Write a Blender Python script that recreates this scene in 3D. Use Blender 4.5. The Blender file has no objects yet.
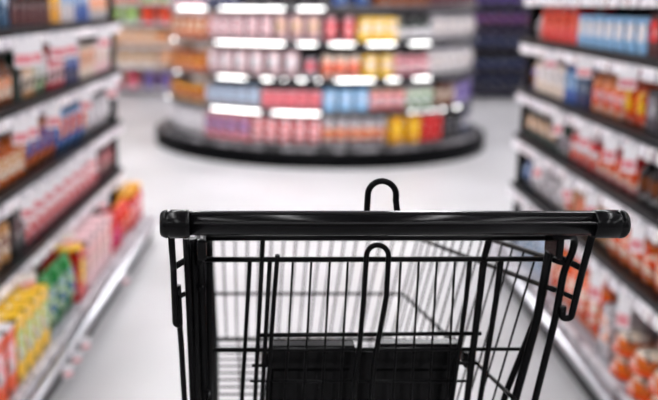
import bpy, bmesh, math, random
from mathutils import Vector, Matrix
random.seed(7)
PI = math.pi
col = bpy.context.scene.collection

# ------------------------------------------------------------------ camera numbers
F = 860.0; X0 = 205.0; TH = math.atan(198/860); H = 1.32
YAW = math.atan((300-X0)/F*math.cos(TH))
CT, ST = math.cos(TH), math.sin(TH)
def ray(px, py):
    xc = (px-X0)/F; yc = -(py-200)/F
    return (xc, CT+yc*ST, -ST+yc*CT)
def P(px, py, Y):                       # cart frame: on the upright plane Y metres ahead
    v = ray(px, py); t = Y/v[1]
    return Vector((v[0]*t, Y, H+v[2]*t))
def proj(X, Y, Z):                      # world point -> column in the photograph
    xr = X*math.cos(YAW)+Y*math.sin(YAW); yr = -X*math.sin(YAW)+Y*math.cos(YAW)
    z = Z-H
    return X0+F*xr/(yr*CT - z*ST)
def solve(fn, target, a, b):
    fa = fn(a) < target
    if (fn(b) < target) == fa: return a if abs(fn(a)-target) < abs(fn(b)-target) else b
    for _ in range(50):
        m = (a+b)/2
        if (fn(m) < target) == fa: a = m
        else: b = m
    return (a+b)/2

# ------------------------------------------------------------------ materials
MATS = {}
def mat(name, color, rough=.5, metal=0, c2=None, scale=22, emit=0, coat=0, thr=.5, bump=0, stretch=(1,1,1), spec=.5):
    if name in MATS: return MATS[name]
    m = bpy.data.materials.new(name); m.use_nodes = True
    nt = m.node_tree; b = nt.nodes['Principled BSDF']
    b.inputs['Base Color'].default_value = (*color, 1)
    b.inputs['Roughness'].default_value = rough
    b.inputs['Metallic'].default_value = metal
    b.inputs['Specular IOR Level'].default_value = spec
    b.inputs['Coat Weight'].default_value = coat
    if emit:
        b.inputs['Emission Color'].default_value = (*color, 1)
        b.inputs['Emission Strength'].default_value = emit
    if c2 is not None or bump:
        tc = nt.nodes.new('ShaderNodeTexCoord'); mp = nt.nodes.new('ShaderNodeMapping')
        mp.inputs['Scale'].default_value = stretch
        nz = nt.nodes.new('ShaderNodeTexNoise'); nz.inputs['Scale'].default_value = scale
        nz.inputs['Detail'].default_value = 2
        nt.links.new(tc.outputs['Object'], mp.inputs[0]); nt.links.new(mp.outputs[0], nz.inputs['Vector'])
        if c2 is not None:
            r = nt.nodes.new('ShaderNodeValToRGB')
            r.color_ramp.elements[0].position = thr-.04; r.color_ramp.elements[1].position = thr+.04
            r.color_ramp.elements[0].color = (*color, 1); r.color_ramp.elements[1].color = (*c2, 1)
            nt.links.new(nz.outputs['Fac'], r.inputs[0]); nt.links.new(r.outputs[0], b.inputs['Base Color'])
        if bump:
            bp = nt.nodes.new('ShaderNodeBump'); bp.inputs['Strength'].default_value = bump
            bp.inputs['Distance'].default_value = .002
            nt.links.new(nz.outputs['Fac'], bp.inputs['Height']); nt.links.new(bp.outputs[0], b.inputs['Normal'])
    MATS[name] = m
    return m
def S(r, g, b):                         # sRGB 0-255 -> linear
    f = lambda v: (v/255/12.92) if v/255 <= .04045 else ((v/255+.055)/1.055)**2.4
    return (f(r), f(g), f(b))

# ------------------------------------------------------------------ mesh helpers
def add_box(bm, x0, x1, y0, y1, z0, z1, bev=0):
    t = bmesh.new()
    vs = [t.verts.new((x, y, z)) for z in (z0, z1) for y in (y0, y1) for x in (x0, x1)]
    for q in ((0,2,3,1),(4,5,7,6),(0,1,5,4),(2,6,7,3),(0,4,6,2),(1,3,7,5)):
        t.faces.new([vs[i] for i in q])
    if bev: bmesh.ops.bevel(t, geom=t.edges[:], offset=bev, segments=2, affect='EDGES', profile=.6)
    merge(bm, t)
def merge(bm, t, M=None):
    mp = {}
    for v in t.verts: mp[v] = bm.verts.new(M @ v.co if M else v.co)
    for f in t.faces:
        try:
            nf = bm.faces.new([mp[v] for v in f.verts]); nf.smooth = f.smooth; nf.material_index = f.material_index
        except ValueError: pass
    t.free()
def add_tube(bm, pts, r, n=8, bead=None):
    pts = [Vector(p) for p in pts]
    rings = []; up = None
    for i, p in enumerate(pts):
        if i == 0: d = pts[1]-p
        elif i == len(pts)-1: d = p-pts[i-1]
        else: d = (pts[i+1]-p).normalized()+(p-pts[i-1]).normalized()
        d.normalize()
        if up is None:
            a = Vector((0,0,1)) if abs(d.z) < .9 else Vector((1,0,0))
            u = d.cross(a).normalized()
        else:
            u = (up - d*up.dot(d)).normalized()
        up = u; w = d.cross(u)
        rr = r[i] if isinstance(r, (list, tuple)) else r
        rings.append([bm.verts.new(p+(u*math.cos(k*2*PI/n)+w*math.sin(k*2*PI/n))*rr) for k in range(n)])
    for a, b in zip(rings, rings[1:]):
        for k in range(n):
            f = bm.faces.new((a[k], a[(k+1)%n], b[(k+1)%n], b[k])); f.smooth = True
    bm.faces.new(rings[0][::-1]); bm.faces.new(rings[-1])
def rounded(pts, rad, seg=6):           # a polyline with its corners rounded
    pts = [Vector(p) for p in pts]; out = [pts[0]]
    for a, b, c in zip(pts, pts[1:], pts[2:]):
        l1 = (a-b).length; l2 = (c-b).length; q = min(rad, l1*.48, l2*.48)
        s = b+(a-b).normalized()*q; e = b+(c-b).normalized()*q
        for k in range(seg+1):
            t = k/seg; out.append(s*(1-t)**2+b*2*t*(1-t)+e*t*t)
    out.append(pts[-1]); return out
def add_lathe(bm, prof, n=20, mi=None):
    rings = []
    for r, z in prof:
        rings.append([bm.verts.new((r*math.cos(k*2*PI/n), r*math.sin(k*2*PI/n), z)) for k in range(n)])
    for a, b in zip(rings, rings[1:]):
        for k in range(n):
            f = bm.faces.new((a[k], a[(k+1)%n], b[(k+1)%n], b[k])); f.smooth = True
    bm.faces.new(rings[0][::-1]); bm.faces.new(rings[-1])
def mesh_of(name, bm, m):
    bmesh.ops.recalc_face_normals(bm, faces=bm.faces[:])
    me = bpy.data.meshes.new(name); bm.to_mesh(me); bm.free()
    for x in (m if isinstance(m, (list, tuple)) else [m]): me.materials.append(x)
    return me
def obj(name, me, parent=None):
    o = bpy.data.objects.new(name, me); col.objects.link(o)
    if parent is not None: o.parent = parent
    return o
def part(name, bm, m, parent, label=None):
    o = obj(name, mesh_of(name, bm, m), parent)
    if label: o['label'] = label
    return o
def thing(name, label, cat, loc=(0,0,0), rz=0, group=None):
    o = bpy.data.objects.new(name, None); col.objects.link(o); o.empty_display_size = .1
    o.location = loc; o.rotation_euler = (0,0,rz)
    o['label'] = label; o['category'] = cat
    if group: o['group'] = group
    return o
def tag(o, label, cat, group=None):
    o['label'] = label; o['category'] = cat
    if group: o['group'] = group
    return o
def struct(name, bm, m):
    o = obj(name, mesh_of(name, bm, m)); o['kind'] = 'structure'; return o
def box_bm(*a, bev=0):
    bm = bmesh.new(); add_box(bm, *a, bev=bev); return bm

BLACK = mat('black_rack_paint', (.004,.004,.005), .4, spec=.15)
WHITE = mat('white_price_strip', S(238,234,238), .35, c2=S(168,160,168), scale=19, thr=.54)
STEEL = mat('brushed_steel', S(200,200,205), .3, .9)

# ------------------------------------------------------------------ the room
fm = bpy.data.materials.new('polished_concrete_floor'); fm.use_nodes = True
nt = fm.node_tree; b = nt.nodes['Principled BSDF']
tc = nt.nodes.new('ShaderNodeTexCoord')
n1 = nt.nodes.new('ShaderNodeTexNoise'); n1.inputs['Scale'].default_value = 1.1; n1.inputs['Detail'].default_value = 6
n2 = nt.nodes.new('ShaderNodeTexNoise'); n2.inputs['Scale'].default_value = 160; n2.inputs['Detail'].default_value = 2
mx = nt.nodes.new('ShaderNodeMix'); mx.data_type = 'FLOAT'; mx.inputs[0].default_value = .3
r = nt.nodes.new('ShaderNodeValToRGB')
r.color_ramp.elements[0].position = .35; r.color_ramp.elements[0].color = (*S(160,158,159), 1)
r.color_ramp.elements[1].position = .65; r.color_ramp.elements[1].color = (*S(182,180,182), 1)
nt.links.new(tc.outputs['Object'], n1.inputs['Vector']); nt.links.new(tc.outputs['Object'], n2.inputs['Vector'])
nt.links.new(n1.outputs['Fac'], mx.inputs[2]); nt.links.new(n2.outputs['Fac'], mx.inputs[3])
nt.links.new(mx.outputs[0], r.inputs[0]); nt.links.new(r.outputs[0], b.inputs['Base Color'])
b.inputs['Roughness'].default_value = .36
WALL = mat('painted_wall', S(222,219,226), .7, c2=S(216,213,220), scale=3)
CEIL = mat('ceiling_paint', S(225,225,228), .8, c2=S(218,218,222), scale=4)
RX = 7.0; YB = -4.0; YF = 14.0; ZC = 3.6
struct('floor', box_bm(-RX, RX, YB, YF, -.1, 0), fm)
struct('ceiling', box_bm(-RX, RX, YB, YF, ZC, ZC+.1), CEIL)
struct('wall_back', box_bm(-RX, RX, YF, YF+.1, 0, ZC), WALL)
struct('wall_left', box_bm(-RX-.1, -RX, YB, YF+.1, 0, ZC), WALL)
struct('wall_right', box_bm(RX, RX+.1, YB, YF+.1, 0, ZC), WALL)

LAMP = mat('lamp_diffuser', (.985,.985,1), .5, emit=22)
HOUS = mat('lamp_housing', S(210,210,212), .4)
bm = box_bm(-.17,.17,-1.3,1.3,0,.06, bev=.01); hm = mesh_of('housing', bm, HOUS)
bm = box_bm(-.14,.14,-1.25,1.25,-.012,0); dm = mesh_of('diffuser', bm, LAMP)
for x, y in [(a, b_) for a in (-4.4, -1.5, 1.5, 4.4) for b_ in (-2.2, 1.2, 4.6, 8.0, 11.4)] + [(-.55, 5.6), (.75, 5.6)]:  # last two are extra lamps, added to brighten the round rack and far floor
    if True:
        t = thing('ceiling_light', 'long white ceiling light hanging over the shop floor', 'ceiling light', (x, y, 3.2), 0, 'ceiling lights over the aisles')
        obj('housing', hm, t); obj('diffuser', dm, t)
        bm = bmesh.new()
        for s in (-1, 1): add_tube(bm, [(0, s, .05), (0, s, .4)], .006)
        part('hanger', bm, BLACK, t)

# ------------------------------------------------------------------ products
def box_meshes(w, h, d, body, lab, cap):
    out = [('body', mesh_of('body', box_bm(-w/2,w/2,-d/2,d/2,0,h, bev=min(w,d)*.05), body))]
    out.append(('label', mesh_of('label', box_bm(-w*.38,w*.38,-d/2-.0015,-d/2+.001,h*.34,h*.82), lab)))
    if cap: out.append(('flap', mesh_of('flap', box_bm(-w*.48,w*.48,-d*.49,d*.49,h-.001,h+h*.04, bev=.002), cap)))
    return out
def bottle_meshes(w, h, d, body, lab, cap):
    r = w/2
    bm = bmesh.new(); add_lathe(bm, [(r*.85,0),(r,.006),(r,h*.6),(r*.9,h*.68),(r*.5,h*.8),(r*.38,h*.86),(r*.36,h*.9)])
    o = [('body', mesh_of('body', bm, body))]
    bm = bmesh.new(); add_lathe(bm, [(r*1.0,h*.14),(r*1.02,h*.15),(r*1.02,h*.54),(r*1.0,h*.55)]); o.append(('label', mesh_of('label', bm, lab)))
    bm = bmesh.new(); add_lathe(bm, [(r*.44,h*.88),(r*.46,h*.9),(r*.46,h*.985),(r*.4,h)]); o.append(('cap', mesh_of('cap', bm, cap or lab)))
    return o
def jar_meshes(w, h, d, body, lab, cap):
    r = w/2
    bm = bmesh.new(); add_lathe(bm, [(r*.88,0),(r,.008),(r,h*.74),(r*.9,h*.82),(r*.84,h*.86)])
    o = [('body', mesh_of('body', bm, body))]
    bm = bmesh.new(); add_lathe(bm, [(r,h*.2),(r*1.02,h*.21),(r*1.02,h*.62),(r,h*.63)]); o.append(('label', mesh_of('label', bm, lab)))
    bm = bmesh.new(); add_lathe(bm, [(r*.9,h*.84),(r*.93,h*.86),(r*.93,h*.98),(r*.86,h)]); o.append(('lid', mesh_of('lid', bm, cap or lab)))
    return o
def can_meshes(w, h, d, body, lab, cap):
    r = w/2
    bm = bmesh.new(); add_lathe(bm, [(r*.9,0),(r*.97,.004),(r*.97,h-.004),(r*.9,h)])
    o = [('body', mesh_of('body', bm, STEEL))]
    bm = bmesh.new(); add_lathe(bm, [(r*.97,h*.06),(r,h*.08),(r,h*.92),(r*.97,h*.94)]); o.append(('label', mesh_of('label', bm, body)))
    return o
def pouch_surf(w, h, d):
    def f(u, v, s, off=0):
        a = max(0, math.sin(PI*(.06+.9*v)))**.6*(1-abs(u)**3.2)
        return Vector((u*w/2*(1-.1*math.sin(PI*v)), s*(d/2*a+.0015+off), v*h))
    return f
def pouch_meshes(w, h, d, body, lab, cap):
    f = pouch_surf(w, h, d); bm = bmesh.new(); N, M_ = 10, 12
    g = {}
    for s in (-1, 1):
        for i in range(N+1):
            for j in range(M_+1): g[s,i,j] = bm.verts.new(f(-1+2*i/N, j/M_, s))
        for i in range(N):
            for j in range(M_):
                fc = bm.faces.new((g[s,i,j], g[s,i+1,j], g[s,i+1,j+1], g[s,i,j+1])); fc.smooth = True
    for i in range(N):
        bm.faces.new((g[-1,i,0], g[-1,i+1,0], g[1,i+1,0], g[1,i,0])); bm.faces.new((g[-1,i,M_], g[-1,i+1,M_], g[1,i+1,M_], g[1,i,M_]))
    for j in range(M_):
        for i in (0, N): bm.faces.new((g[-1,i,j], g[-1,i,j+1], g[1,i,j+1], g[1,i,j]))
    o = [('body', mesh_of('body', bm, body))]
    bm = bmesh.new(); q = {}
    for k in (0, 1):
        for i in range(7):
            for j in range(7):
                q[k,i,j] = bm.verts.new(f(-.62+1.24*i/6, .3+.5*j/6, -1, .0015 if k else -.001))
    for i in range(6):
        for j in range(6):
            for k in (0, 1): fc = bm.faces.new((q[k,i,j], q[k,i+1,j], q[k,i+1,j+1], q[k,i,j+1])); fc.smooth = True
    for i in range(6):
        for a, bb in (((i,0),(i+1,0)), ((i,6),(i+1,6)), ((0,i),(0,i+1)), ((6,i),(6,i+1))):
            bm.faces.new((q[0,a[0],a[1]], q[0,bb[0],bb[1]], q[1,bb[0],bb[1]], q[1,a[0],a[1]]))
    o.append(('label', mesh_of('label', bm, lab)))
    if cap: o.append(('seal', mesh_of('seal', box_bm(-w*.49,w*.49,-.003,.003,h*.985,h*1.05), cap)))
    return o
def loaf_meshes(w, h, d, body, lab, cap):
    bm = bmesh.new(); N = 20; prof = []
    for k in range(9):
        a = k/8*PI/2; prof.append((math.cos(a)*.5 if k < 8 else .02, .35+math.sin(a)*.65))
    prof = [(.36, 0), (.47, .12), (.5, .3)] + prof
    t = bmesh.new(); add_lathe(t, prof, N)
    merge(bm, t, Matrix.Diagonal((w, d, h, 1)))
    o = [('crust', mesh_of('crust', bm, body))]
    bm = bmesh.new(); t = bmesh.new(); add_lathe(t, [(.41,.73),(.425,.74),(.3,.9),(.16,.99),(.02,1.03)], N); merge(bm, t, Matrix.Diagonal((w, d, h, 1)))
    o.append(('topping', mesh_of('topping', bm, lab)))
    bm = bmesh.new(); t = bmesh.new(); add_lathe(t, [(.46,-.0),(.53,.05),(.54,.24),(.5,.24)], N); merge(bm, t, Matrix.Diagonal((w, d, h, 1)))
    o.append(('paper_case', mesh_of('paper_case', bm, cap)))
    return o
KIND = dict(carton=box_meshes, bottle=bottle_meshes, jar=jar_meshes, can=can_meshes, pouch=pouch_meshes, bun=loaf_meshes)
WORD = dict(carton='carton', bottle='bottle', jar='jar', can='can', pouch='bag', bun='bun')
NAME = dict(carton='product_carton', bottle='product_bottle', jar='product_jar', can='food_can', pouch='product_bag', bun='packed_bun')

C = dict(
 white=S(238,234,236), cream=S(236,220,205), tan=S(205,160,120), brown=S(120,70,45), dark=S(35,28,30), maroon=S(75,22,32),
 gold=S(225,165,30), yellow=S(245,200,45), orange=S(230,105,45), redorange=S(215,60,30), red=S(205,35,45), pink=S(235,160,165),
 palepink=S(240,205,208), rose=S(215,105,115), blue=S(40,95,165), navy=S(22,42,85), teal=S(25,80,110), sky=S(150,190,225),
 paleblue=S(195,212,232), green=S(30,120,60), lime=S(160,190,90), palegreen=S(185,205,170), darkgreen=S(28,50,40), grey=S(150,145,150),
 lightgrey=S(205,200,203), darkgrey=S(60,58,64), purple=S(85,60,135), plum=S(130,60,90), peach=S(240,165,130), amber=S(200,110,40),
 magenta=S(215,45,120), silver=S(185,185,192), black=S(18,16,18), lilac=S(165,150,200))
def dk(c): return tuple(max(.004, min(.9, (sum(c)/3+(v-sum(c)/3)*1.28)*.85)) for v in c)
for k_ in C: C[k_] = dk(C[k_])
def prt(name, c1, c2, rough, scale):
    if name in MATS: return MATS[name]
    m = mat(name, c1, rough, c2=c2, scale=scale, thr=.5, spec=.25)
    r = [x for x in m.node_tree.nodes if x.type == 'VALTORGB'][0].color_ramp
    for e in list(r.elements)[1:]: r.elements.remove(e)
    dark = tuple(v*.22 for v in c1); lite = tuple(min(.95, v*.5+.4) for v in c2)
    r.interpolation = 'CONSTANT'
    r.elements[0].position = 0; r.elements[0].color = (*dark, 1)
    for p, c in ((.385, c1), (.5, c2), (.625, lite)):
        e = r.elements.new(p); e.color = (*c, 1)
    return m
def cm(n, rough=.3):
    if isinstance(n, tuple):
        return prt('print_%s_%s' % n, C[n[0]], C[n[1]], rough, 26)
    return prt('plastic_'+n, C[n], tuple(v*.85 for v in C[n]), rough, 21)
PROTO = {}
def proto(kind, w, h, d, body, lab, cap):
    k = (kind, round(w,3), round(h,3), round(d,3), body, lab, cap)
    if k not in PROTO:
        PROTO[k] = KIND[kind](w, h, d, cm(body), cm(lab), cm(cap) if cap else None)
    return PROTO[k]
def place(kind, pr, loc, rz, label, group):
    t = thing(NAME[kind], label, WORD[kind], (loc[0], loc[1], loc[2]+.0012), rz, group)
    for n, me in pr: obj(n, me, t)
    return t
USED = {}
TAKEN = {}
def words(body, lab, kind, cap):
    bn = lambda c: (c[0]+'-'+c[1]) if isinstance(c, tuple) else c
    nice = lambda s: s.replace('palepink','pale-pink').replace('paleblue','pale-blue').replace('palegreen','pale-green').replace('redorange','red-orange').replace('lightgrey','light-grey').replace('darkgrey','dark-grey').replace('darkgreen','dark-green').replace('sky','sky-blue')
    return nice(bn(body)) + ' ' + WORD[kind] + ' with ' + nice(bn(lab)) + ' label'
def run(side, z, xf, zmid, a_px, b_px, kind, w, h, d, body, lab, cap, where, gap=.014, ymin=2.15, ymax=4.5, rows=1):
    """fill a stretch of a straight shelf (between two columns of the photograph) with one kind of product"""
    fn = lambda Y: proj(xf, Y, zmid)
    ya = solve(fn, a_px, .8, 9); yb = solve(fn, b_px, .8, 9)
    lo, hi = max(ymin, min(ya, yb)), min(ymax, max(ya, yb))
    if hi-lo < w*.6: hi = min(ymax, lo+w*1.05); lo = min(lo, hi-w*1.02)
    for a_, b_ in TAKEN.setdefault((side, round(z,2)), []):
        if lo < b_ and hi > a_:
            if lo < a_: hi = min(hi, a_)
            else: lo = max(lo, b_)
    if hi-lo < .03: return
    TAKEN[side, round(z,2)].append((lo-.001, hi+.001))
    n = max(1, round((hi-lo)/(w+gap))); step = (hi-lo)/n
    w2 = min(w, step-.003)
    if kind in ('bottle', 'jar', 'can', 'bun'): d = w2
    pr = proto(kind, w2, h, d, body, lab, cap)
    label = words(body, lab, kind, cap) + ' on ' + where
    if label in USED: USED[label] += 1; label = label.replace(' on the', ', another run, on the')
    USED.setdefault(label, 1)
    for i in range(n):
        y = lo+step*(i+.5)
        x = xf + (-1 if side < 0 else 1)*(d/2+.002)
        for q in range(rows):
            xx = x + (-1 if side < 0 else 1)*q*(d+.01)
            place(kind, pr, (xx, y, z), (PI/2 if side < 0 else -PI/2)+random.uniform(-.02,.02)*(kind != 'carton'), label, label.replace(' with', 's with', 1))

# ------------------------------------------------------------------ straight racks
def rack(side, X, Xb, y0, y1, yb1, levels, base_z, label, nlabel):
    """side -1 left, +1 right; X shelf edge, Xb bumper rail; levels of the deck tops"""
    s = side; t = thing('shelf_rack', label, 'shelf rack', (X, y0, 0))
    def lb(xa, xb, ya, yb, za, zb, bev=0):
        return box_bm(min(xa,xb)-X, max(xa,xb)-X, ya-y0, yb-y0, za, zb, bev=bev)
    back = X+s*.46
    part('back_panel', lb(back, back+s*.03, y0, y1, 0, 2.05), mat('dark_back_panel', S(22,20,24), .6, spec=.2), t)
    part('end_panel', lb(X+s*.03, back+s*.03, y1, y1+.03, 0, 2.05), BLACK, t)
    k = y0
    while k < y1+.01:
        bm = lb(back-s*.001, back-s*.035, min(k, y1-.04), min(k+.04, y1), 0, 2.05); part('upright', bm, BLACK, t); k += .9
    for z in levels:
        part('shelf', lb(X-s*.002, back-s*.036, y0, y1-.002, z-.024, z), BLACK, t)
        e = part('price_rail', lb(X-s*.006, X+s*.008, y0, y1-.002, z-.068, z-.028, bev=.002), WHITE, t, 'white price strip along the shelf edge')
        k = y0+.3
        pm = mesh_of('price_label', box_bm(min(-s*.006, -s*.008), max(-s*.006, -s*.008), 0, .05, -.036, 0), mat('price_label_print', S(250,248,248), .4, c2=S(120,50,62), scale=45, thr=.53))
        while k < y1-.1:
            pl = obj('price_label', pm, t); pl.location = (0, k-y0, z-.032); k += random.choice((.12,.16,.2,.3))
        for yy in (y0+.02, (y0+y1)/2, y1-.05):
            part('bracket', lb(X+s*.1, back-s*.036, yy, yy+.006, z-.06, z-.0225), BLACK, t)
    # base deck with the steel bumper
    part('base_deck', lb(Xb+s*.05, back-s*.036, y0, yb1-.05, base_z-.03, base_z), mat('base_deck_paint', S(150,148,154), .35), t)
    part('kick_plate', lb(Xb+s*.025, Xb+s*.045, y0, yb1-.08, 0, base_z-.031), BLACK, t)
    part('price_rail', lb(Xb+s*.03, Xb+s*.049, y0, yb1-.04, base_z-.028, base_z+.012, bev=.003), mat('base_price_strip', S(200,196,200), .4, c2=S(95,85,92), scale=16, thr=.56), t)
    bm = bmesh.new()
    pts = [(Xb-X, 0, base_z-.02), (Xb-X, yb1-y0-.1, base_z-.02), (Xb-X+s*.1, yb1-y0, base_z-.02), (Xb-X+s*.3, yb1-y0, base_z-.02)]
    add_tube(bm, rounded(pts, .12), .018, 12)
    part('bumper_rail', bm, STEEL, t, 'rounded steel bumper along the foot')
    return t
LL = dict(A=1.235, B=.975, C=.70, D=.435); LB = .13
rack(-1, -.95, -.79, 1.9, 4.58, 4.8, [1.56]+list(LL.values()), LB, 'long black shelf rack of groceries along the left side of the aisle', '')
RL = dict(T=1.372, A=1.155, B=.925, C=.705, D=.465); RB = .13
rack(1, 1.05, .985, 1.9, 4.28, 4.4, [1.62]+list(RL.values()), RB, 'long black shelf rack of groceries along the right side of the aisle', '')

W = 'the top visible shelf of the left rack'
def L(lv, a, b, kind, w, h, d, body, lab, cap=None, **k):
    z = LL[lv]
    nm = dict(A='the top shelf in view of the left rack', B='the second shelf down of the left rack', C='the third shelf down of the left rack', D='the lowest raised shelf of the left rack')[lv]
    run(-1, z, -.985, z+h*.5, a, b, kind, w, h, d, body, lab, cap, nm, **k)
def R(lv, a, b, kind, w, h, d, body, lab, cap=None, **k):
    z = RL[lv]
    nm = dict(T='the topmost shelf in view of the right rack', A='the second shelf down of the right rack', B='the third shelf down of the right rack', C='the fourth shelf down of the right rack', D='the lowest raised shelf of the right rack')[lv]
    run(1, z, 1.085, z+h*.5, a, b, kind, w, h, d, body, lab, cap, nm, ymax=4.22, **k)
L('A', -90, 10, 'carton', .09, .22, .15, 'teal', 'paleblue')
L('A', 10, 50, 'carton', .08, .22, .15, 'maroon', ('dark','brown'))
L('A', 50, 60, 'carton', .07, .24, .15, 'gold', 'yellow')
L('A', 60, 75, 'carton', .07, .22, .15, 'lightgrey', 'sky')
L('A', 75, 90, 'carton', .07, .22, .15, 'blue', 'paleblue')
L('A', 90, 116, 'bottle', .08, .24, .1, 'white', ('cream','peach'), 'white')
L('B', -90, 15, 'bottle', .075, .17, .1, 'brown', ('cream','peach'), 'dark')
L('B', 15, 24, 'carton', .06, .17, .15, 'darkgreen', 'black')
L('B', 24, 37, 'bottle', .075, .17, .1, 'tan', 'cream', 'white')
L('B', 37, 50, 'pouch', .09, .18, .08, 'palegreen', 'white', 'lime')
L('B', 50, 66, 'bottle', .075, .17, .1, 'rose', 'palepink', 'red')
L('B', 66, 80, 'carton', .065, .18, .1, 'navy', 'blue')
L('B', 80, 95, 'carton', .08, .15, .15, 'cream', ('peach','tan'))
L('B', 95, 119, 'carton', .09, .15, .15, 'palepink', 'cream')
L('C', -90, 27, 'bottle', .075, .18, .1, 'amber', ('cream','tan'), 'dark')
L('C', 27, 60, 'pouch', .11, .17, .08, 'amber', 'blue', 'brown')
L('C', 60, 88, 'pouch', .11, .17, .08, ('blue','sky'), ('orange','amber'), 'orange')
L('C', 88, 120, 'pouch', .12, .15, .08, 'lightgrey', 'white', 'grey')
L('D', -90, 14, 'jar', .085, .17, .1, 'tan', ('cream','brown'), 'black')
L('D', 14, 26, 'carton', .07, .17, .15, 'black', 'maroon')
L('D', 26, 100, 'jar', .085, .15, .1, ('rose','palepink'), ('red','palepink'), 'white')
L('D', 100, 122, 'carton', .09, .15, .15, 'maroon', ('pink','brown'))
def LBase(a, b, kind, w, h, d, body, lab, cap=None, **k):
    run(-1, LB, -.855, LB+h*.5, a, b, kind, w, h, d, body, lab, cap, 'the bottom deck of the left rack', ymax=4.7, **k)
LBase(-90, 18, 'carton', .085, .21, .18, 'orange', ('white','pink'), 'white')
LBase(18, 50, 'carton', .085, .215, .18, 'yellow', ('white','lime'), 'yellow')
LBase(50, 78, 'pouch', .12, .225, .08, 'green', ('blue','palegreen'), 'green')
LBase(78, 88, 'carton', .1, .21, .16, 'redorange', 'yellow', 'yellow')
LBase(88, 112, 'carton', .1, .22, .16, 'palepink', ('cream','pink'))
LBase(112, 124, 'jar', .1, .17, .12, 'red', 'magenta', 'red')
LBase(124, 133, 'pouch', .11, .18, .1, 'redorange', 'orange', 'yellow')
LBase(133, 145, 'jar', .11, .2, .12, 'red', ('palepink','red'), 'gold')

R('T', 500, 570, 'carton', .1, .12, .15, 'lightgrey', 'cream')
R('T', 570, 730, 'jar', .085, .14, .1, 'white', ('white','sky'), 'palepink')
R('A', 500, 536, 'pouch', .11, .10, .07, 'lightgrey', 'grey', 'white')
R('A', 536, 577, 'carton', .11, .15, .15, 'redorange', ('orange','red'))
R('A', 577, 647, 'carton', .085, .115, .15, 'sky', 'white')
R('A', 647, 740, 'carton', .085, .13, .15, 'maroon', 'redorange')
R('B', 500, 524, 'jar', .08, .11, .1, 'lilac', 'brown', 'tan')
R('B', 524, 564, 'carton', .1, .14, .15, 'cream', 'white')
R('B', 564, 576, 'carton', .07, .15, .15, 'blue', 'sky')
R('B', 576, 588, 'carton', .07, .13, .15, 'navy', 'teal')
R('B', 588, 620, 'jar', .085, .14, .1, 'peach', ('palepink','orange'), 'peach')
R('B', 620, 645, 'pouch', .11, .14, .07, 'orange', ('yellow','amber'), 'peach')
R('B', 645, 740, 'carton', .09, .13, .15, 'darkgrey', 'grey')
R('C', 500, 556, 'carton', .11, .12, .15, 'darkgreen', ('tan','cream'))
R('C', 556, 567, 'bottle', .07, .14, .1, 'darkgreen', 'grey', 'dark')
R('C', 567, 594, 'jar', .08, .12, .1, 'redorange', ('white','orange'), 'palepink')
R('C', 594, 634, 'bottle', .075, .14, .1, 'redorange', ('orange','cream'), 'maroon')
R('C', 634, 740, 'bottle', .075, .14, .1, 'dark', ('brown','darkgrey'), 'maroon')
R('D', 500, 522, 'pouch', .11, .13, .08, 'navy', ('blue','paleblue'), 'navy')
R('D', 522, 562, 'pouch', .12, .13, .08, 'lightgrey', ('grey','white'), 'white')
R('D', 562, 606, 'pouch', .12, .15, .08, 'tan', ('rose','peach'), 'pink')
R('D', 606, 740, 'jar', .085, .15, .1, ('redorange','amber'), ('orange','cream'), 'brown')
def RBase(a, b, kind, w, h, d, body, lab, cap=None, **k):
    run(1, RB, 1.06, RB+h*.5, a, b, kind, w, h, d, body, lab, cap, 'the bottom deck of the right rack', ymax=4.2, **k)
RBase(470, 545, 'pouch', .14, .2, .1, 'paleblue', ('white','teal'), 'white')
RBase(545, 596, 'pouch', .12, .2, .09, ('orange','amber'), ('redorange','cream'), 'redorange')
RBase(596, 612, 'carton', .1, .18, .16, 'lightgrey', ('white','peach'))
# stepped heap of round packs nearest the cart
ya = solve(lambda Y: proj(1.1, Y, .2), 607, .8, 9)
pr = proto('bun', .135, .074, .12, 'amber', 'cream', 'orange')
k = 0; y = min(ya, 2.95, min([a for a, b_ in TAKEN[1, round(RB,2)]]+[9]))
while y > 2.1:
    for step in range(3):
        for lvl in range(min(3, step+2)):
            hl = ['lowest front row', 'middle row', 'tall back row'][step]
            place('bun', pr, (1.105+step*.134, y-.07, RB+lvl*.079), PI/2, 'amber oval bun with cream topping in the %s of the right bottom deck' % hl, 'oval buns in the '+hl)
    y -= .151

# cards hanging from the price strips
CARDR = mat('card_red_print', S(225,140,148), .5)
CARDW = mat('card_white', S(240,236,238), .5)
def card(side, X, px, z, w, h, where, tilt=0):
    y = solve(lambda Y: proj(X, Y, z-h*.5), px, .8, 9)
    s = side; D = .004+w/2*abs(math.sin(tilt))
    t = thing('price_card', 'white and red price card clipped to '+where, 'price card', (X-s*(.0087+D), y, z-.03), PI/2 if s < 0 else -PI/2, 'price cards on the strip of '+where)
    part('card', box_bm(-w/2, w/2, -.001, .001, -h, 0, bev=.0005), CARDW, t).rotation_euler.z = tilt
    part('printed_band', box_bm(-w/2+.004, w/2-.004, -.0018, -.0009, -h*.88, -h*.56), CARDR, t).rotation_euler.z = tilt
    part('clip', box_bm(-.006, .006, .0, D-.0005, -.014, .008), mat('clear_clip', S(215,215,220), .2), t)
for px in (12, 22, 48, 60, 96): card(-1, -.95, px, LL['A'], .07, .1, 'the top shelf of the left rack', -.8)
for px in (10, 20, 44, 78, 104): card(-1, -.95, px, LL['B'], .06, .09, 'the second shelf of the left rack', -.8)
for px in (18, 30, 40, 50, 60, 69, 84): card(-1, -.95, px, LL['C'], .05, .085, 'the third shelf of the left rack', -.8)
for px in (18, 60, 96): card(-1, -.95, px, LL['D'], .06, .055, 'the lowest raised shelf of the left rack', -.8)
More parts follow.
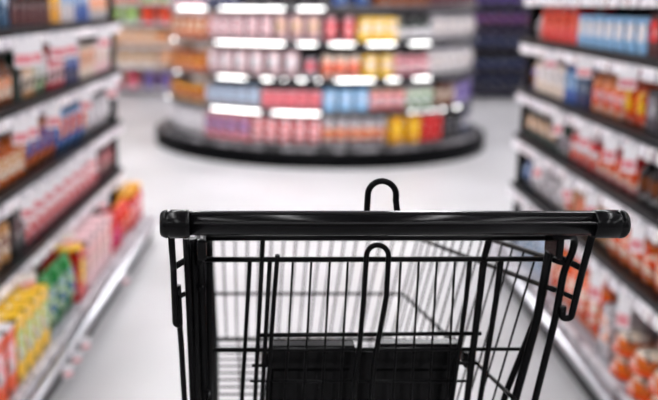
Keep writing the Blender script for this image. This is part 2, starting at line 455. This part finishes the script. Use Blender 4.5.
for px in (60, 69, 78, 120): card(-1, -.786, px, LB+.01, .04, .045, 'the foot of the left rack', -.8)
for px in (560, 595, 640): card(1, 1.05, px, RL['A'], .06, .07, 'the second shelf of the right rack', .7)
for px in (566, 594, 620, 640): card(1, 1.05, px, RL['B'], .045, .09, 'the third shelf of the right rack', .7)
for px in (545, 576, 600, 648): card(1, 1.05, px, RL['C'], .045, .09, 'the fourth shelf of the right rack', .7)
for px in (532, 605, 634): card(1, 1.05, px, RL['D'], .045, .11, 'the lowest raised shelf of the right rack', .7)

# ------------------------------------------------------------------ the round island
IX, IY, IR = .19, 8.48, 1.5
isl = thing('round_display_rack', 'large round black display rack of groceries with bright strips at the aisle end', 'display rack', (IX, IY, 0))
def add_disc(bm, r, z0, z1, n=96, ri=None):
    t = bmesh.new()
    if ri is None: add_lathe(t, [(r, z0), (r, z1)], n)
    else:
        ring = []
        for rr, z in ((r, z0), (r, z1), (ri, z1), (ri, z0)):
            ring.append([t.verts.new((rr*math.cos(k*2*PI/n), rr*math.sin(k*2*PI/n), z)) for k in range(n)])
        for i in range(4):
            a, bb = ring[i], ring[(i+1)%4]
            for k in range(n): t.faces.new((a[k], a[(k+1)%n], bb[(k+1)%n], bb[k]))
    for f in t.faces:
        if len(f.verts) == 4: f.smooth = True
    merge(bm, t)
RIM = IR-.06
ILV = [1.60, 1.29, 1.013, .727, .456]; IBZ = .175
bm = bmesh.new(); add_disc(bm, IR+.08, .0, .13); part('plinth', bm, mat('black_plinth', (.0015,.0015,.002), .5, spec=.04), isl)
bm = bmesh.new(); add_disc(bm, IR+.03, .1315, .16, ri=IR-.0); part('base_strip', bm, mat('base_strip_grey', S(150,146,150), .35, c2=S(50,48,50), scale=7), isl)
bm = bmesh.new(); add_disc(bm, IR-.001, .12, IBZ-.002); part('base_deck', bm, mat('island_deck', S(30,28,30), .5, spec=.2), isl)
bm = bmesh.new(); add_disc(bm, 1.02, IBZ, 1.95); part('core', bm, mat('island_core', S(32,26,28), .6, spec=.2), isl)
STRIP = mat('island_price_strip', S(70,66,70), .3)
LED = mat('led_strip', (1,.99,.97), .4, emit=7)
for z in ILV:
    bm = bmesh.new(); add_disc(bm, RIM, z-.024, z, ri=1.021); part('shelf', bm, BLACK, isl)
    bm = bmesh.new(); add_disc(bm, RIM+.012, z-.04, z-.003, ri=RIM+.001); part('price_rail', bm, STRIP, isl)
def ithe(px, r, z): return solve(lambda a: proj(IX+r*math.sin(a), IY-r*math.cos(a), z), px, -1.45, 1.45)
def led(z, spans, zz=-.022, hh=.0105, r=RIM+.014):
    for a, b_ in spans:
        t0, t1 = ithe(a, r, z), ithe(b_, r, z); n = max(1, int(abs(t1-t0)/.03)+1)
        bm = bmesh.new(); rr = [r-.001, r+.006]
        g = [[bm.verts.new((q*math.sin(t0+(t1-t0)*i/n), -q*math.cos(t0+(t1-t0)*i/n), z+zz+h)) for q, h in ((rr[0],-hh/2),(rr[1],-hh/2),(rr[1],hh/2),(rr[0],hh/2))] for i in range(n+1)]
        for i in range(n):
            for k in range(4): bm.faces.new((g[i][k], g[i][(k+1)%4], g[i+1][(k+1)%4], g[i+1][k]))
        bm.faces.new(g[0]); bm.faces.new(g[-1][::-1])
        part('light_strip', bm, LED, isl, 'glowing white light strip')
c = 6
led(ILV[1], [(172+c,212-c),(214+c,290-c),(292+c,330-c)])
led(ILV[2], [(173,176),(210+c,290-c),(292+c,322-c),(324+c,360-c),(362+c,401-c),(404+c,436-c)])
led(ILV[3], [(176,178),(212+c,252-c),(256+c,278-c),(283,285),(292+c,311-c),(311+c,326-c),(330+c,380-c),(381+c,405-c),(408+c,436-c)])
led(ILV[4], [(166,169),(206+c,266-c),(267+c,326-c),(410,413),(420,422),(430,433),(441,444),(455,459)])
def I(lv, a, b_, kind, w, h, body, lab, cap=None, d=.1, ext=0):
    """a stretch of the round rack; ext runs the stretch on round the side"""
    z = (ILV+[IBZ])[lv] if lv < 5 else IBZ
    ro = (RIM-.012) if lv < 5 else IR-.06
    rad = ro-(d if kind in ('carton','pouch') else w)/2
    t0 = ithe(a, ro, z+h/2) if a > 150 else -1.9
    t1 = ithe(b_, ro, z+h/2) if b_ < 490 else 1.9
    n = max(1, int((t1-t0)*(rad-.04)/(w+.004))); st = (t1-t0)/n
    nm = {1:'the top row', 2:'the second row', 3:'the third row', 4:'the fourth row', 5:'the bottom row'}[lv]+' of the round rack'
    label = words(body, lab, kind, cap)+' on '+nm
    if label in USED: label = label.replace(' on the', ', second run, on the')
    USED.setdefault(label, 1)
    pr = proto(kind, w, h, d if kind in ('carton','pouch') else w, body, lab, cap)
    for i in range(n):
        a_ = t0+st*(i+.5)
        place(kind, pr, (IX+rad*math.sin(a_), IY-rad*math.cos(a_), z), a_, label, label.replace(' with', 's with', 1))
# top row: only the feet of its packs show
I(1, 0, 205, 'carton', .11, .2, 'palepink', 'blue'); I(1, 205, 240, 'carton', .11, .2, 'navy', 'white')
I(1, 240, 330, 'carton', .12, .2, 'black', ('maroon','grey')); I(1, 330, 375, 'pouch', .12, .2, 'blue', 'paleblue', 'blue')
I(1, 375, 430, 'carton', .11, .2, 'brown', 'maroon'); I(1, 430, 500, 'carton', .11, .2, 'maroon', 'plum')
I(2, 0, 206, 'carton', .11, .19, 'amber', ('tan','cream')); I(2, 206, 272, 'pouch', .11, .205, 'palepink', ('rose','white'), 'white')
I(2, 272, 322, 'pouch', .11, .205, 'palepink', ('cream','tan'), 'white'); I(2, 322, 359, 'jar', .09, .19, 'rose', ('palepink','redorange'), 'palepink')
I(2, 359, 398, 'carton', .1, .18, 'yellow', 'cream', 'cream'); I(2, 398, 434, 'bottle', .09, .18, 'darkgreen', 'white', 'white')
I(2, 434, 500, 'pouch', .13, .2, 'lightgrey', ('white','cream'), 'white')
I(3, 0, 205, 'carton', .11, .16, 'amber', ('brown','gold')); I(3, 205, 300, 'pouch', .12, .2, 'palepink', 'white', 'white')
I(3, 300, 321, 'carton', .1, .15, 'grey', 'rose'); I(3, 321, 362, 'jar', .09, .17, ('orange','cream'), ('peach','redorange'), 'cream')
I(3, 362, 395, 'carton', .1, .17, 'yellow', 'cream', 'cream'); I(3, 395, 432, 'jar', .09, .17, ('plum','rose'), 'palepink', 'palepink')
I(3, 432, 500, 'pouch', .13, .2, 'white', ('lightgrey','cream'), 'white')
I(4, 0, 205, 'jar', .1, .17, 'gold', ('amber','brown'), 'brown'); I(4, 205, 260, 'carton', .1, .17, 'grey', 'paleblue', 'sky')
I(4, 260, 322, 'can', .09, .16, ('pink','rose'), 'palepink'); I(4, 322, 370, 'carton', .1, .17, 'sky', 'paleblue')
I(4, 370, 408, 'jar', .09, .17, ('orange','rose'), 'palepink', 'cream'); I(4, 408, 436, 'jar', .09, .17, 'palegreen', ('green','white'), 'white')
I(4, 436, 456, 'carton', .1, .17, 'brown', 'cream'); I(4, 456, 500, 'carton', .1, .17, 'lilac', 'purple')
I(5, 0, 204, 'pouch', .14, .21, 'white', 'white', 'white'); I(5, 204, 250, 'carton', .1, .21, ('grey','rose'), ('plum','lilac'), 'palepink')
I(5, 250, 322, 'can', .1, .21, ('red','palepink'), 'rose'); I(5, 322, 388, 'jar', .1, .22, ('grey','lightgrey'), ('red','tan'), 'lightgrey')
I(5, 388, 422, 'carton', .12, .215, 'gold', 'yellow', 'gold'); I(5, 422, 442, 'carton', .11, .215, 'red', 'red')
I(5, 442, 462, 'carton', .1, .2, 'black', 'darkgrey'); I(5, 462, 500, 'carton', .1, .2, 'navy', ('white','lightgrey'))

# ------------------------------------------------------------------ far racks behind the island
def far_rack(x0, x1, Y, colour, shelves, fills, label, top=2.0, rail=None):
    t = thing('wall_shelf_rack', label, 'shelf rack', (x0, Y, 0))
    part('back_panel', box_bm(0, x1-x0, .45, .48, 0, top), colour, t)
    for e in (0, x1-x0-.03): part('side_panel', box_bm(e, e+.03, 0, .449, 0, top), colour, t)
    for z in shelves:
        part('shelf', box_bm(.031, x1-x0-.031, 0, .449, z-.03, z), rail or WHITE, t)
    return t
TANP = mat('tan_wood_panel', S(200,165,135), .5, c2=S(185,148,118), scale=6)
far_rack(-4.6, -1.25, 12.3, TANP, [.1,.42,.72,1.02,1.32], None, 'tan wall rack beyond the left end of the round rack')
DK = mat('dark_purple_panel', S(30,25,42), .6, spec=.2)
far_rack(1.75, 5.2, 12.3, DK, [.1,.42,.72,1.02,1.32], None, 'dark purple-grey wall rack beyond the right end of the round rack', rail=mat('dark_shelf', S(45,42,58), .4))
def far(x0, x1, z, kind, w, h, body, lab, cap, where):
    n = int((x1-x0)/(w+.01)); label = words(body, lab, kind, cap)+' on '+where
    pr = proto(kind, w, h, w, body, lab, cap)
    for i in range(n): place(kind, pr, (x0+(i+.5)*(x1-x0)/n, 12.3+w/2+.03, z), 0, label, label.replace(' with', 's with', 1))
for z, wn, sets in (
  (.1, 'bottom', [('jar',.16,.22,'magenta','pink','red'),('jar',.16,.22,'lilac','purple','lilac'),('carton',.18,.24,'tan','cream',None)]),
  (.42, 'second', [('carton',.16,.22,'cream','tan',None),('carton',.18,.22,'tan',('cream','peach'),None)]),
  (.72, 'third', [('carton',.17,.22,'tan',('peach','cream'),None),('carton',.16,.2,'tan','peach',None)]),
  (1.02, 'fourth', [('carton',.18,.23,'palegreen','lime',None),('carton',.16,.23,'redorange','orange',None),('carton',.2,.22,'paleblue','white',None)]),
  (1.32, 'top', [('pouch',.17,.22,'orange',('gold','white'),'white'),('pouch',.17,.22,'lime','palegreen','lime'),('pouch',.17,.22,'red',('pink','red'),'magenta')])):
    xs, xe = -2.75, -1.3; m = len(sets)
    for i, s_ in enumerate(sets):
        far(xs+(xe-xs)*i/m, xs+(xe-xs)*(i+1)/m, z, *s_, 'the %s shelf of the tan wall rack' % wn)
for z, wn, s_ in ((.1,'bottom',('bottle',.14,.24,'navy','dark','black')), (.42,'second',('bottle',.14,.22,'black','navy','black')), (.72,'third',('bottle',.14,.22,'dark','navy','lilac')), (1.02,'fourth',('bottle',.14,.22,'black',('purple','plum'),'lilac')), (1.32,'top',('bottle',.14,.22,'lilac','purple','white'))):
    far(2.2, 3.5, z, *s_, 'the %s shelf of the dark wall rack' % wn)

# ------------------------------------------------------------------ the shopping cart
PAINT = mat('black_coated_wire', (.001,.001,.0012), .28, spec=.08)
PLAST = mat('black_handle_plastic', (.0012,.0012,.0014), .22, spec=.12)
HY = 1.10; HC = P(393, 224, HY)
cz = math.cos(YAW); sz = math.sin(YAW)
OX, OY = HC.x, 1.45
cart = thing('shopping_cart', 'black wire shopping cart with a thick handle, standing in the middle of the aisle', 'shopping cart', (OX*cz-OY*sz, OX*sz+OY*cz, 0), YAW)
def K(v): return Vector((v.x-OX, v.y-OY, v.z))
def Q(px, py, Y): return K(P(px, py, Y))
mm = .001
# handle
hl = P(160, 222, HY).x-OX; hr = P(626, 222, HY).x-OX; hz = HC.z; hy = HY-OY
def hbar(bm, xa, xb, ry, rz_, n=28, cz_=0, nseg=1):
    rings = []
    for i in range(nseg+1):
        x = xa+(xb-xa)*i/nseg
        rings.append([bm.verts.new((x, hy+ry*math.cos(a*2*PI/n), hz+cz_+rz_*math.sin(a*2*PI/n))) for a in range(n)])
    for A_, B_ in zip(rings, rings[1:]):
        for k in range(n):
            f = bm.faces.new((A_[k], A_[(k+1)%n], B_[(k+1)%n], B_[k])); f.smooth = True
    bm.faces.new(rings[0][::-1]); bm.faces.new(rings[-1])
bm = bmesh.new(); hbar(bm, hl+.034, hr-.034, .0155, .0152); hd = part('handle', bm, PLAST, cart)
bm = bmesh.new(); add_box(bm, hl+.04, hr-.04, hy-.005, hy+.005, hz+.0105, hz+.0172, bev=.0016)
part('top_insert', bm, mat('handle_insert', (.002,.002,.002), .15, spec=.3), hd)
bm = bmesh.new(); add_box(bm, hl+.045, hr-.045, hy-.0185, hy-.006, hz+.0045, hz+.0072, bev=.0008)
part('groove_strip', bm, mat('handle_groove', (.002,.002,.002), .2, spec=.4), hd)
for xa, xb, s in ((hl, hl+.04, 1), (hr-.045, hr, -1)):
    bm = bmesh.new()
    t = bmesh.new(); n = 32; L_ = xb-xa
    prof = [(0,.0135),(.002,.0165),(.006,.0185),(.009,.0192),(.0105,.0176),(.0125,.0176),(.014,.0192),(L_-.006,.0192),(L_-.002,.0188),(L_,.016)]
    if s < 0: prof = [(0,.016),(.002,.0186),(L_-.014,.019),(L_-.0125,.0176),(L_-.0105,.0176),(L_-.009,.0192),(L_-.004,.0185),(L_-.001,.016),(L_,.013)]
    rings = [[t.verts.new((xa+x, hy+r*math.cos(a*2*PI/n), hz+r*math.sin(a*2*PI/n))) for a in range(n)] for x, r in prof]
    for A_, B_ in zip(rings, rings[1:]):
        for k in range(n):
            f = t.faces.new((A_[k], A_[(k+1)%n], B_[(k+1)%n], B_[k])); f.smooth = True
    t.faces.new(rings[0][::-1]); t.faces.new(rings[-1]); merge(bm, t)
    part('end_cap', bm, PLAST, hd)

GY = lambda py: 1.2+(py-259)*.0003
def G(px, py, dy=0): return Q(px, py, GY(py)+dy)
def wires(name, lst, label=None, m=PAINT, parent=None):
    bm = bmesh.new()
    for pts, r in lst: add_tube(bm, pts, r*(1.38 if r < .0039 else 1.12), 10 if r > .0025 else 8)
    return part(name, bm, m, parent or cart, label)
# rear gate
gate = wires('rear_gate', [([G(196,237.5), G(556,237.5)], .0034), ([G(196,259.5), G(320,259.5), G(480,259), G(556,259)], .0029),
    ([G(205,350), G(528,349)], .0022), ([G(252,365.5), G(268,365.5)], .0022), ([G(459,363), G(477,363)], .0022),
    ([G(256,335), G(481,333.5)], .0024),
    ([G(263,237), G(255,400), G(253,440)], .0026), ([G(250,259), G(242,400), G(240,440)], .0024),
    ([G(270,259), G(262,400), G(260,440)], .0026), ([G(277.5,255), G(274,300), G(267,400), G(264,440)], .0026),
    ([G(470,259), G(466,300), G(452,400), G(446,440)], .0026), ([G(484,259), G(479,300), G(467,400), G(462,440)], .0038),
    ([G(489.5,238), G(484,259)], .0034), ([G(501,260), G(496,300), G(480,400), G(474,440)], .0031),
    ([G(240,440), G(474,440)], .0028)])
thin = [([G(x,259), G(x-4,330), G(x-8,395), G(x-10,440)], .0013) for x in (293,311.5,330,348,401,419,437,455)]
thin += [([G(250,381), G(468,381)], .0016)]
wires('gate_rod', thin, parent=gate)
def arch(cx, top, half, legs, Yf, r):
    pts = [Q(*legs[0], Yf(legs[0][1]))]
    for q in legs[1]: pts.append(Q(*q, Yf(q[1])))
    for k in range(0, 13):
        a = PI-k*PI/12
        pts.append(Q(cx+half*math.cos(a), top+half-half*math.sin(a), Yf(top)))
    for q in legs[2]: pts.append(Q(*q, Yf(q[1])))
    return [(pts, r)]
wires('hook_loop', arch(377.5, 245, 11, [(351,440), [(357,365), (360,342), (364,295)], [(386.5,295), (378,342), (374,365), (368,440)]], lambda y: 1.192+(y-259)*.0003, .0029))
wires('handle_loop', arch(382, 181, 14.2, [(366.5,238), [(367,210)], [(395.8,200), (396.6,207), (397.5,214), (397.5,238)]], lambda y: 1.205, .0033))

# folding seat flap
FY = lambda py: 1.262+(py-340)*.0003
def F_(px, py, dy=0): return Q(px, py, FY(py)+dy)
def slab(bm, pl, pr_, th, nx=1):        # quad front (tl,tr,br,bl) given thickness th
    tl, tr, br, bl = pl
    t = bmesh.new(); off = Vector((0, th, 0))
    v = [t.verts.new(p) for p in (tl, tr, br, bl)] + [t.verts.new(p+off) for p in (tl, tr, br, bl)]
    for q in ((0,1,2,3),(7,6,5,4),(0,4,5,1),(1,5,6,2),(2,6,7,3),(3,7,4,0)): t.faces.new([v[i] for i in q])
    bmesh.ops.bevel(t, geom=t.edges[:], offset=.0025, segments=2, affect='EDGES', profile=.6)
    merge(bm, t)
FLAP = mat('black_seat_plastic', (.0012,.0012,.0014), .25, spec=.1)
bm = bmesh.new(); slab(bm, (F_(269,352), F_(462,352), F_(446,440), F_(262,440)), None, .012)
fl = part('seat_flap', bm, FLAP, cart)
for a, b2, c2, d2 in (((271,346),(355.5,346),(352,367),(269,367)), ((379,344),(462,344),(457,367),(374,367))):
    bm = bmesh.new(); slab(bm, (F_(*a, -.006), F_(*b2, -.006), F_(*c2, -.006), F_(*d2, -.006)), None, .024)
    part('top_lip', bm, FLAP, fl)
bm = bmesh.new()
for a, b2 in (((272,372),(350,372)), ((372,372),(452,372))):
    slab(bm, (F_(a[0], 370, -.003), F_(b2[0], 370, -.003), F_(b2[0]-8, 432, -.003), F_(a[0]-4, 432, -.003)), None, .004)
part('moulded_panel', bm, FLAP, fl)
for px in (265, 466):
    bm = bmesh.new(); add_box(bm, *(lambda c: (c.x-.006, c.x+.006, c.y-.012, c.y+.012, c.z-.012, c.z+.012))(F_(px, 358)), bev=.003)
    part('hinge', bm, FLAP, fl)

# basket walls
def wallR(px, py):                      # a point of the right wall: X = .506-.03(Y-1.2)-.2(.956-z)
    v = ray(px, py); t = (.506+.036-.1912)/(v[0]+.03*v[1]-.2*(v[2])-0) if False else None
    # X - .2 z + .03 Y = .506 + .036 - .1912
    t = (.3508+.2*H)/(v[0]-.2*v[2]+.03*v[1])
    return Vector((v[0]*t, v[1]*t, H+v[2]*t))
def xr(Y, z): return .3508-.03*Y+.2*z
def xl(Y, z): return -.007+.02*(Y-1.2)+.055*(.956-z)
YFr = 1.8; YRe = 1.185
r1a, r1b = wallR(579,268), wallR(490,239); r2a, r2b = wallR(573,297), wallR(420,239); r3a, r3b = wallR(510,395), wallR(403,294)
def lin(a, b_): return lambda Y: a.z+(b_.z-a.z)*(Y-a.y)/(b_.y-a.y)
z1, z2, z3 = lin(r1a, r1b), lin(r2a, r2b), lin(r3a, r3b)
zf = lambda Y: .588-(YFr-Y)*.14          # basket floor rises to the front
def side(xf_, Ya, nm, s):
    def V(Y, zz): return K(Vector((xf_(Y, zz), Y, zz)))
    lst = []
    for zz, r in ((z1, .0039), (z2, .0028), (z3, .0024)):
        n = 14; lst.append(([V(Ya+(YFr-Ya)*k/n, zz(Ya+(YFr-Ya)*k/n)) for k in range(n+1)], r))
    lst.append(([V(Ya+.03, zf(Ya+.03)), V(YFr, zf(YFr))], .0026))
    w = wires(nm, lst)
    rods = []
    Y = 1.245
    while Y < YFr-.01:
        rods.append(([V(Y, z1(Y)), V(Y, (z1(Y)+zf(Y))/2), V(Y, zf(Y))], .0014)); Y += .042
    bm = bmesh.new()
    for pts, r in rods: add_tube(bm, [p-Vector((s*.004,0,0)) for p in pts], r*1.25, 8)
    part('side_rod', bm, PAINT, w)
    return w
side(xr, 1.17, 'basket_side', 1)
side(xl, 1.17, 'basket_side', -1)
def V2(x, Y, z): return K(Vector((x, Y, z)))
fr = []
for zz, r in ((z1(YFr), .0034), (z2(YFr), .0026), (z3(YFr), .0024), (zf(YFr), .0026)):
    fr.append(([V2(xl(YFr, zz), YFr, zz), V2(xr(YFr, zz), YFr, zz)], r))
frp = wires('front_panel', fr)
rods = []
n = 17
for k in range(n+1):
    t = k/n; a = xl(YFr, z1(YFr))*(1-t)+xr(YFr, z1(YFr))*t; b_ = xl(YFr, zf(YFr))*(1-t)+xr(YFr, zf(YFr))*t
    rods.append(([V2(a, YFr-.003, z1(YFr)), V2(b_, YFr-.003, zf(YFr))], .0015))
wires('front_rod', rods, parent=frp)
# floor of the basket
fl_ = []
Y = 1.22
while Y < YFr: fl_.append(([V2(xl(Y, zf(Y)), Y, zf(Y)), V2(xr(Y, zf(Y)), Y, zf(Y))], .0014)); Y += .026
bf = wires('basket_floor', fl_)
rods = []
for k in range(9):
    t = k/8
    rods.append(([V2(xl(1.2, zf(1.2))*(1-t)+xr(1.2, zf(1.2))*t, 1.2, zf(1.2)-.003), V2(xl(YFr, zf(YFr))*(1-t)+xr(YFr, zf(YFr))*t, YFr, zf(YFr)-.003)], .0019))
wires('floor_rod', rods, parent=bf)

# rear posts, brackets, side hooks
def post(pts, r): return wires('post', [(rounded(pts, .02), r)])
cx = OX
def down(px, py, Y, zt, inset, dY):      # carry a post on down to the chassis
    return None
PR = [Q(552,236,1.19), Q(537,320,1.20), Q(515,400,1.215)]
d1 = (PR[2]-PR[1]).normalized()
PR.append(PR[2]+d1*.17)
post(PR, .0056)
post([Q(548,262,1.21), Q(543,298,1.215), Q(528,338,1.22), Q(505,395,1.23), Q(498,425,1.235)], .0044)
P2 = [Q(556,236,1.14), Q(575,236,1.165), Q(573.5,250,1.172), Q(564,270,1.175), Q(555,320,1.185), Q(535,400,1.20)]
d2 = (P2[-1]-P2[-2]).normalized(); P2.append(P2[-1]+d2*.2)
post(P2, .0038)
hk = [Q(592,235,1.12), Q(581,276,1.16), Q(571,318,1.172), Q(562,318.5,1.174), Q(563,306,1.175)]
wires('side_hook', [(rounded(hk, .012), .0036)])
for (a, b2, r) in (((553,254,1.195),(582,268.5,1.165),.0034), ((552,288,1.2),(574,298,1.17),.0026)):
    wires('side_brace', [([Q(*a), Q(*b2)], r)])
bm = bmesh.new()
c0 = Q(555, 243, 1.165); add_box(bm, c0.x-.004, c0.x+.006, c0.y-.02, c0.y+.03, c0.z-.02, c0.z+.014, bev=.005)
part('handle_bracket', bm, PLAST, cart)
# left-hand set, seen edge on
PL = [Q(199,236,1.19), Q(202,320,1.2), Q(204,400,1.215)]; PL.append(PL[-1]+(PL[-1]-PL[-2]).normalized()*.17); post(PL, .0062)
post([Q(209,238,1.21), Q(209,320,1.215), Q(210,425,1.235)], .0050)
post([Q(192,238,1.18), Q(195,300,1.19), Q(198,425,1.205)], .0060)
PL2 = [Q(200,236,1.14), Q(181,236,1.165), Q(187,262,1.175), Q(186,300,1.18), Q(181,325,1.182), Q(188,400,1.2)]; 
PL2 = [Q(186,238,1.165), Q(189,300,1.18), Q(193,400,1.2)]; PL2.append(PL2[-1]+(PL2[-1]-PL2[-2]).normalized()*.18); post(PL2, .0046)
post([Q(179,318,1.175), Q(181,340,1.178), Q(184.5,400,1.19), Q(187,430,1.196)], .0040)
hk = [Q(171,233,1.12), Q(173.5,270,1.16), Q(175.5,324,1.172), Q(180,325,1.174), Q(179,305,1.175), Q(178,285,1.176)]
wires('side_hook', [(rounded(hk, .008), .0042)])
for (a, b2, r) in (((196,254,1.195),(176,266,1.165),.0034), ((198,288,1.2),(178,297,1.17),.0026)):
    wires('side_brace', [([Q(*a), Q(*b2)], r)])
bm = bmesh.new()
c0 = Q(201, 246, 1.165); add_box(bm, c0.x-.006, c0.x+.008, c0.y-.01, c0.y+.04, c0.z-.02, c0.z+.012, bev=.005)
part('handle_bracket', bm, PLAST, cart)

# chassis below the basket
CH = .25; xa, xb = .02-OX, .44-OX
for s, (xx, tops) in ((1, (xb, PR[-1])), (-1, (xa, PL[-1]))):
    yb, yf = 1.18-OY, 1.86-OY
    pts = [tops, Vector((xx, yb+.12, .45)), Vector((xx, yb+.02, CH)), Vector((xx-s*.0, yf, CH-.04))]
    wires('chassis_rail', [(rounded(pts, .08), .011)])
wires('chassis_bar', [([Vector((xa, 1.22-OY, CH)), Vector((xb, 1.22-OY, CH))], .009), ([Vector((xa, 1.84-OY, CH-.04)), Vector((xb, 1.84-OY, CH-.04))], .009)])
wires('basket_support', [([V2(xl(1.5, zf(1.5))+.02, 1.5, zf(1.5)-.012), Vector((xa, 1.3-OY, CH+.01))], .008), ([V2(xr(1.5, zf(1.5))-.02, 1.5, zf(1.5)-.012), Vector((xb, 1.3-OY, CH+.01))], .008),
    ([V2(xl(1.5, zf(1.5)), 1.5, zf(1.5)-.012), V2(xr(1.5, zf(1.5)), 1.5, zf(1.5)-.012)], .007)])
RUB = mat('grey_wheel_rubber', S(70,70,72), .6)
for xx in (xa+.01, xb-.01):
    for yy in (1.26-OY, 1.8-OY):
        ztop = CH if yy < 0 else CH-.037
        bm = bmesh.new(); add_box(bm, xx-.02, xx+.02, yy-.02, yy+.02, .142, ztop, bev=.004)
        for s in (-1, 1): add_box(bm, xx+s*.021-.002, xx+s*.021+.002, yy-.02, yy+.02, .05, .146)
        cs = part('caster', bm, STEEL, cart, 'steel caster fork')
        bm = bmesh.new(); t = bmesh.new(); add_lathe(t, [(.045,-.016),(.062,-.013),(.065,-.008),(.065,.008),(.062,.013),(.045,.016)], 28)
        merge(bm, t, Matrix.Translation((xx, yy, .065)) @ Matrix.Rotation(PI/2, 4, 'Y')); part('wheel', bm, RUB, cs)

# ------------------------------------------------------------------ world, camera, colour
w = bpy.data.worlds.new('world'); bpy.context.scene.world = w; w.use_nodes = True
w.node_tree.nodes['Background'].inputs[0].default_value = (.97,.96,1,1)
w.node_tree.nodes['Background'].inputs[1].default_value = .45
cd = bpy.data.cameras.new('camera'); cam = bpy.data.objects.new('camera', cd); col.objects.link(cam)
cam.location = (0, 0, H); cam.rotation_euler = (PI/2-TH, 0, YAW)
cd.sensor_width = 36; cd.sensor_fit = 'HORIZONTAL'; cd.lens = F/658*36
cd.shift_x = (329-X0)/658
cd.clip_start = .05
cd.dof.use_dof = True; cd.dof.focus_distance = 1.14; cd.dof.aperture_fstop = 2.45
sc = bpy.context.scene; sc.camera = cam
sc.view_settings.view_transform = 'Standard'; sc.view_settings.look = 'None'
sc.view_settings.exposure = 0.16; sc.view_settings.gamma = 1
sc.cycles.use_denoising = True
sc.cycles.max_bounces = 8
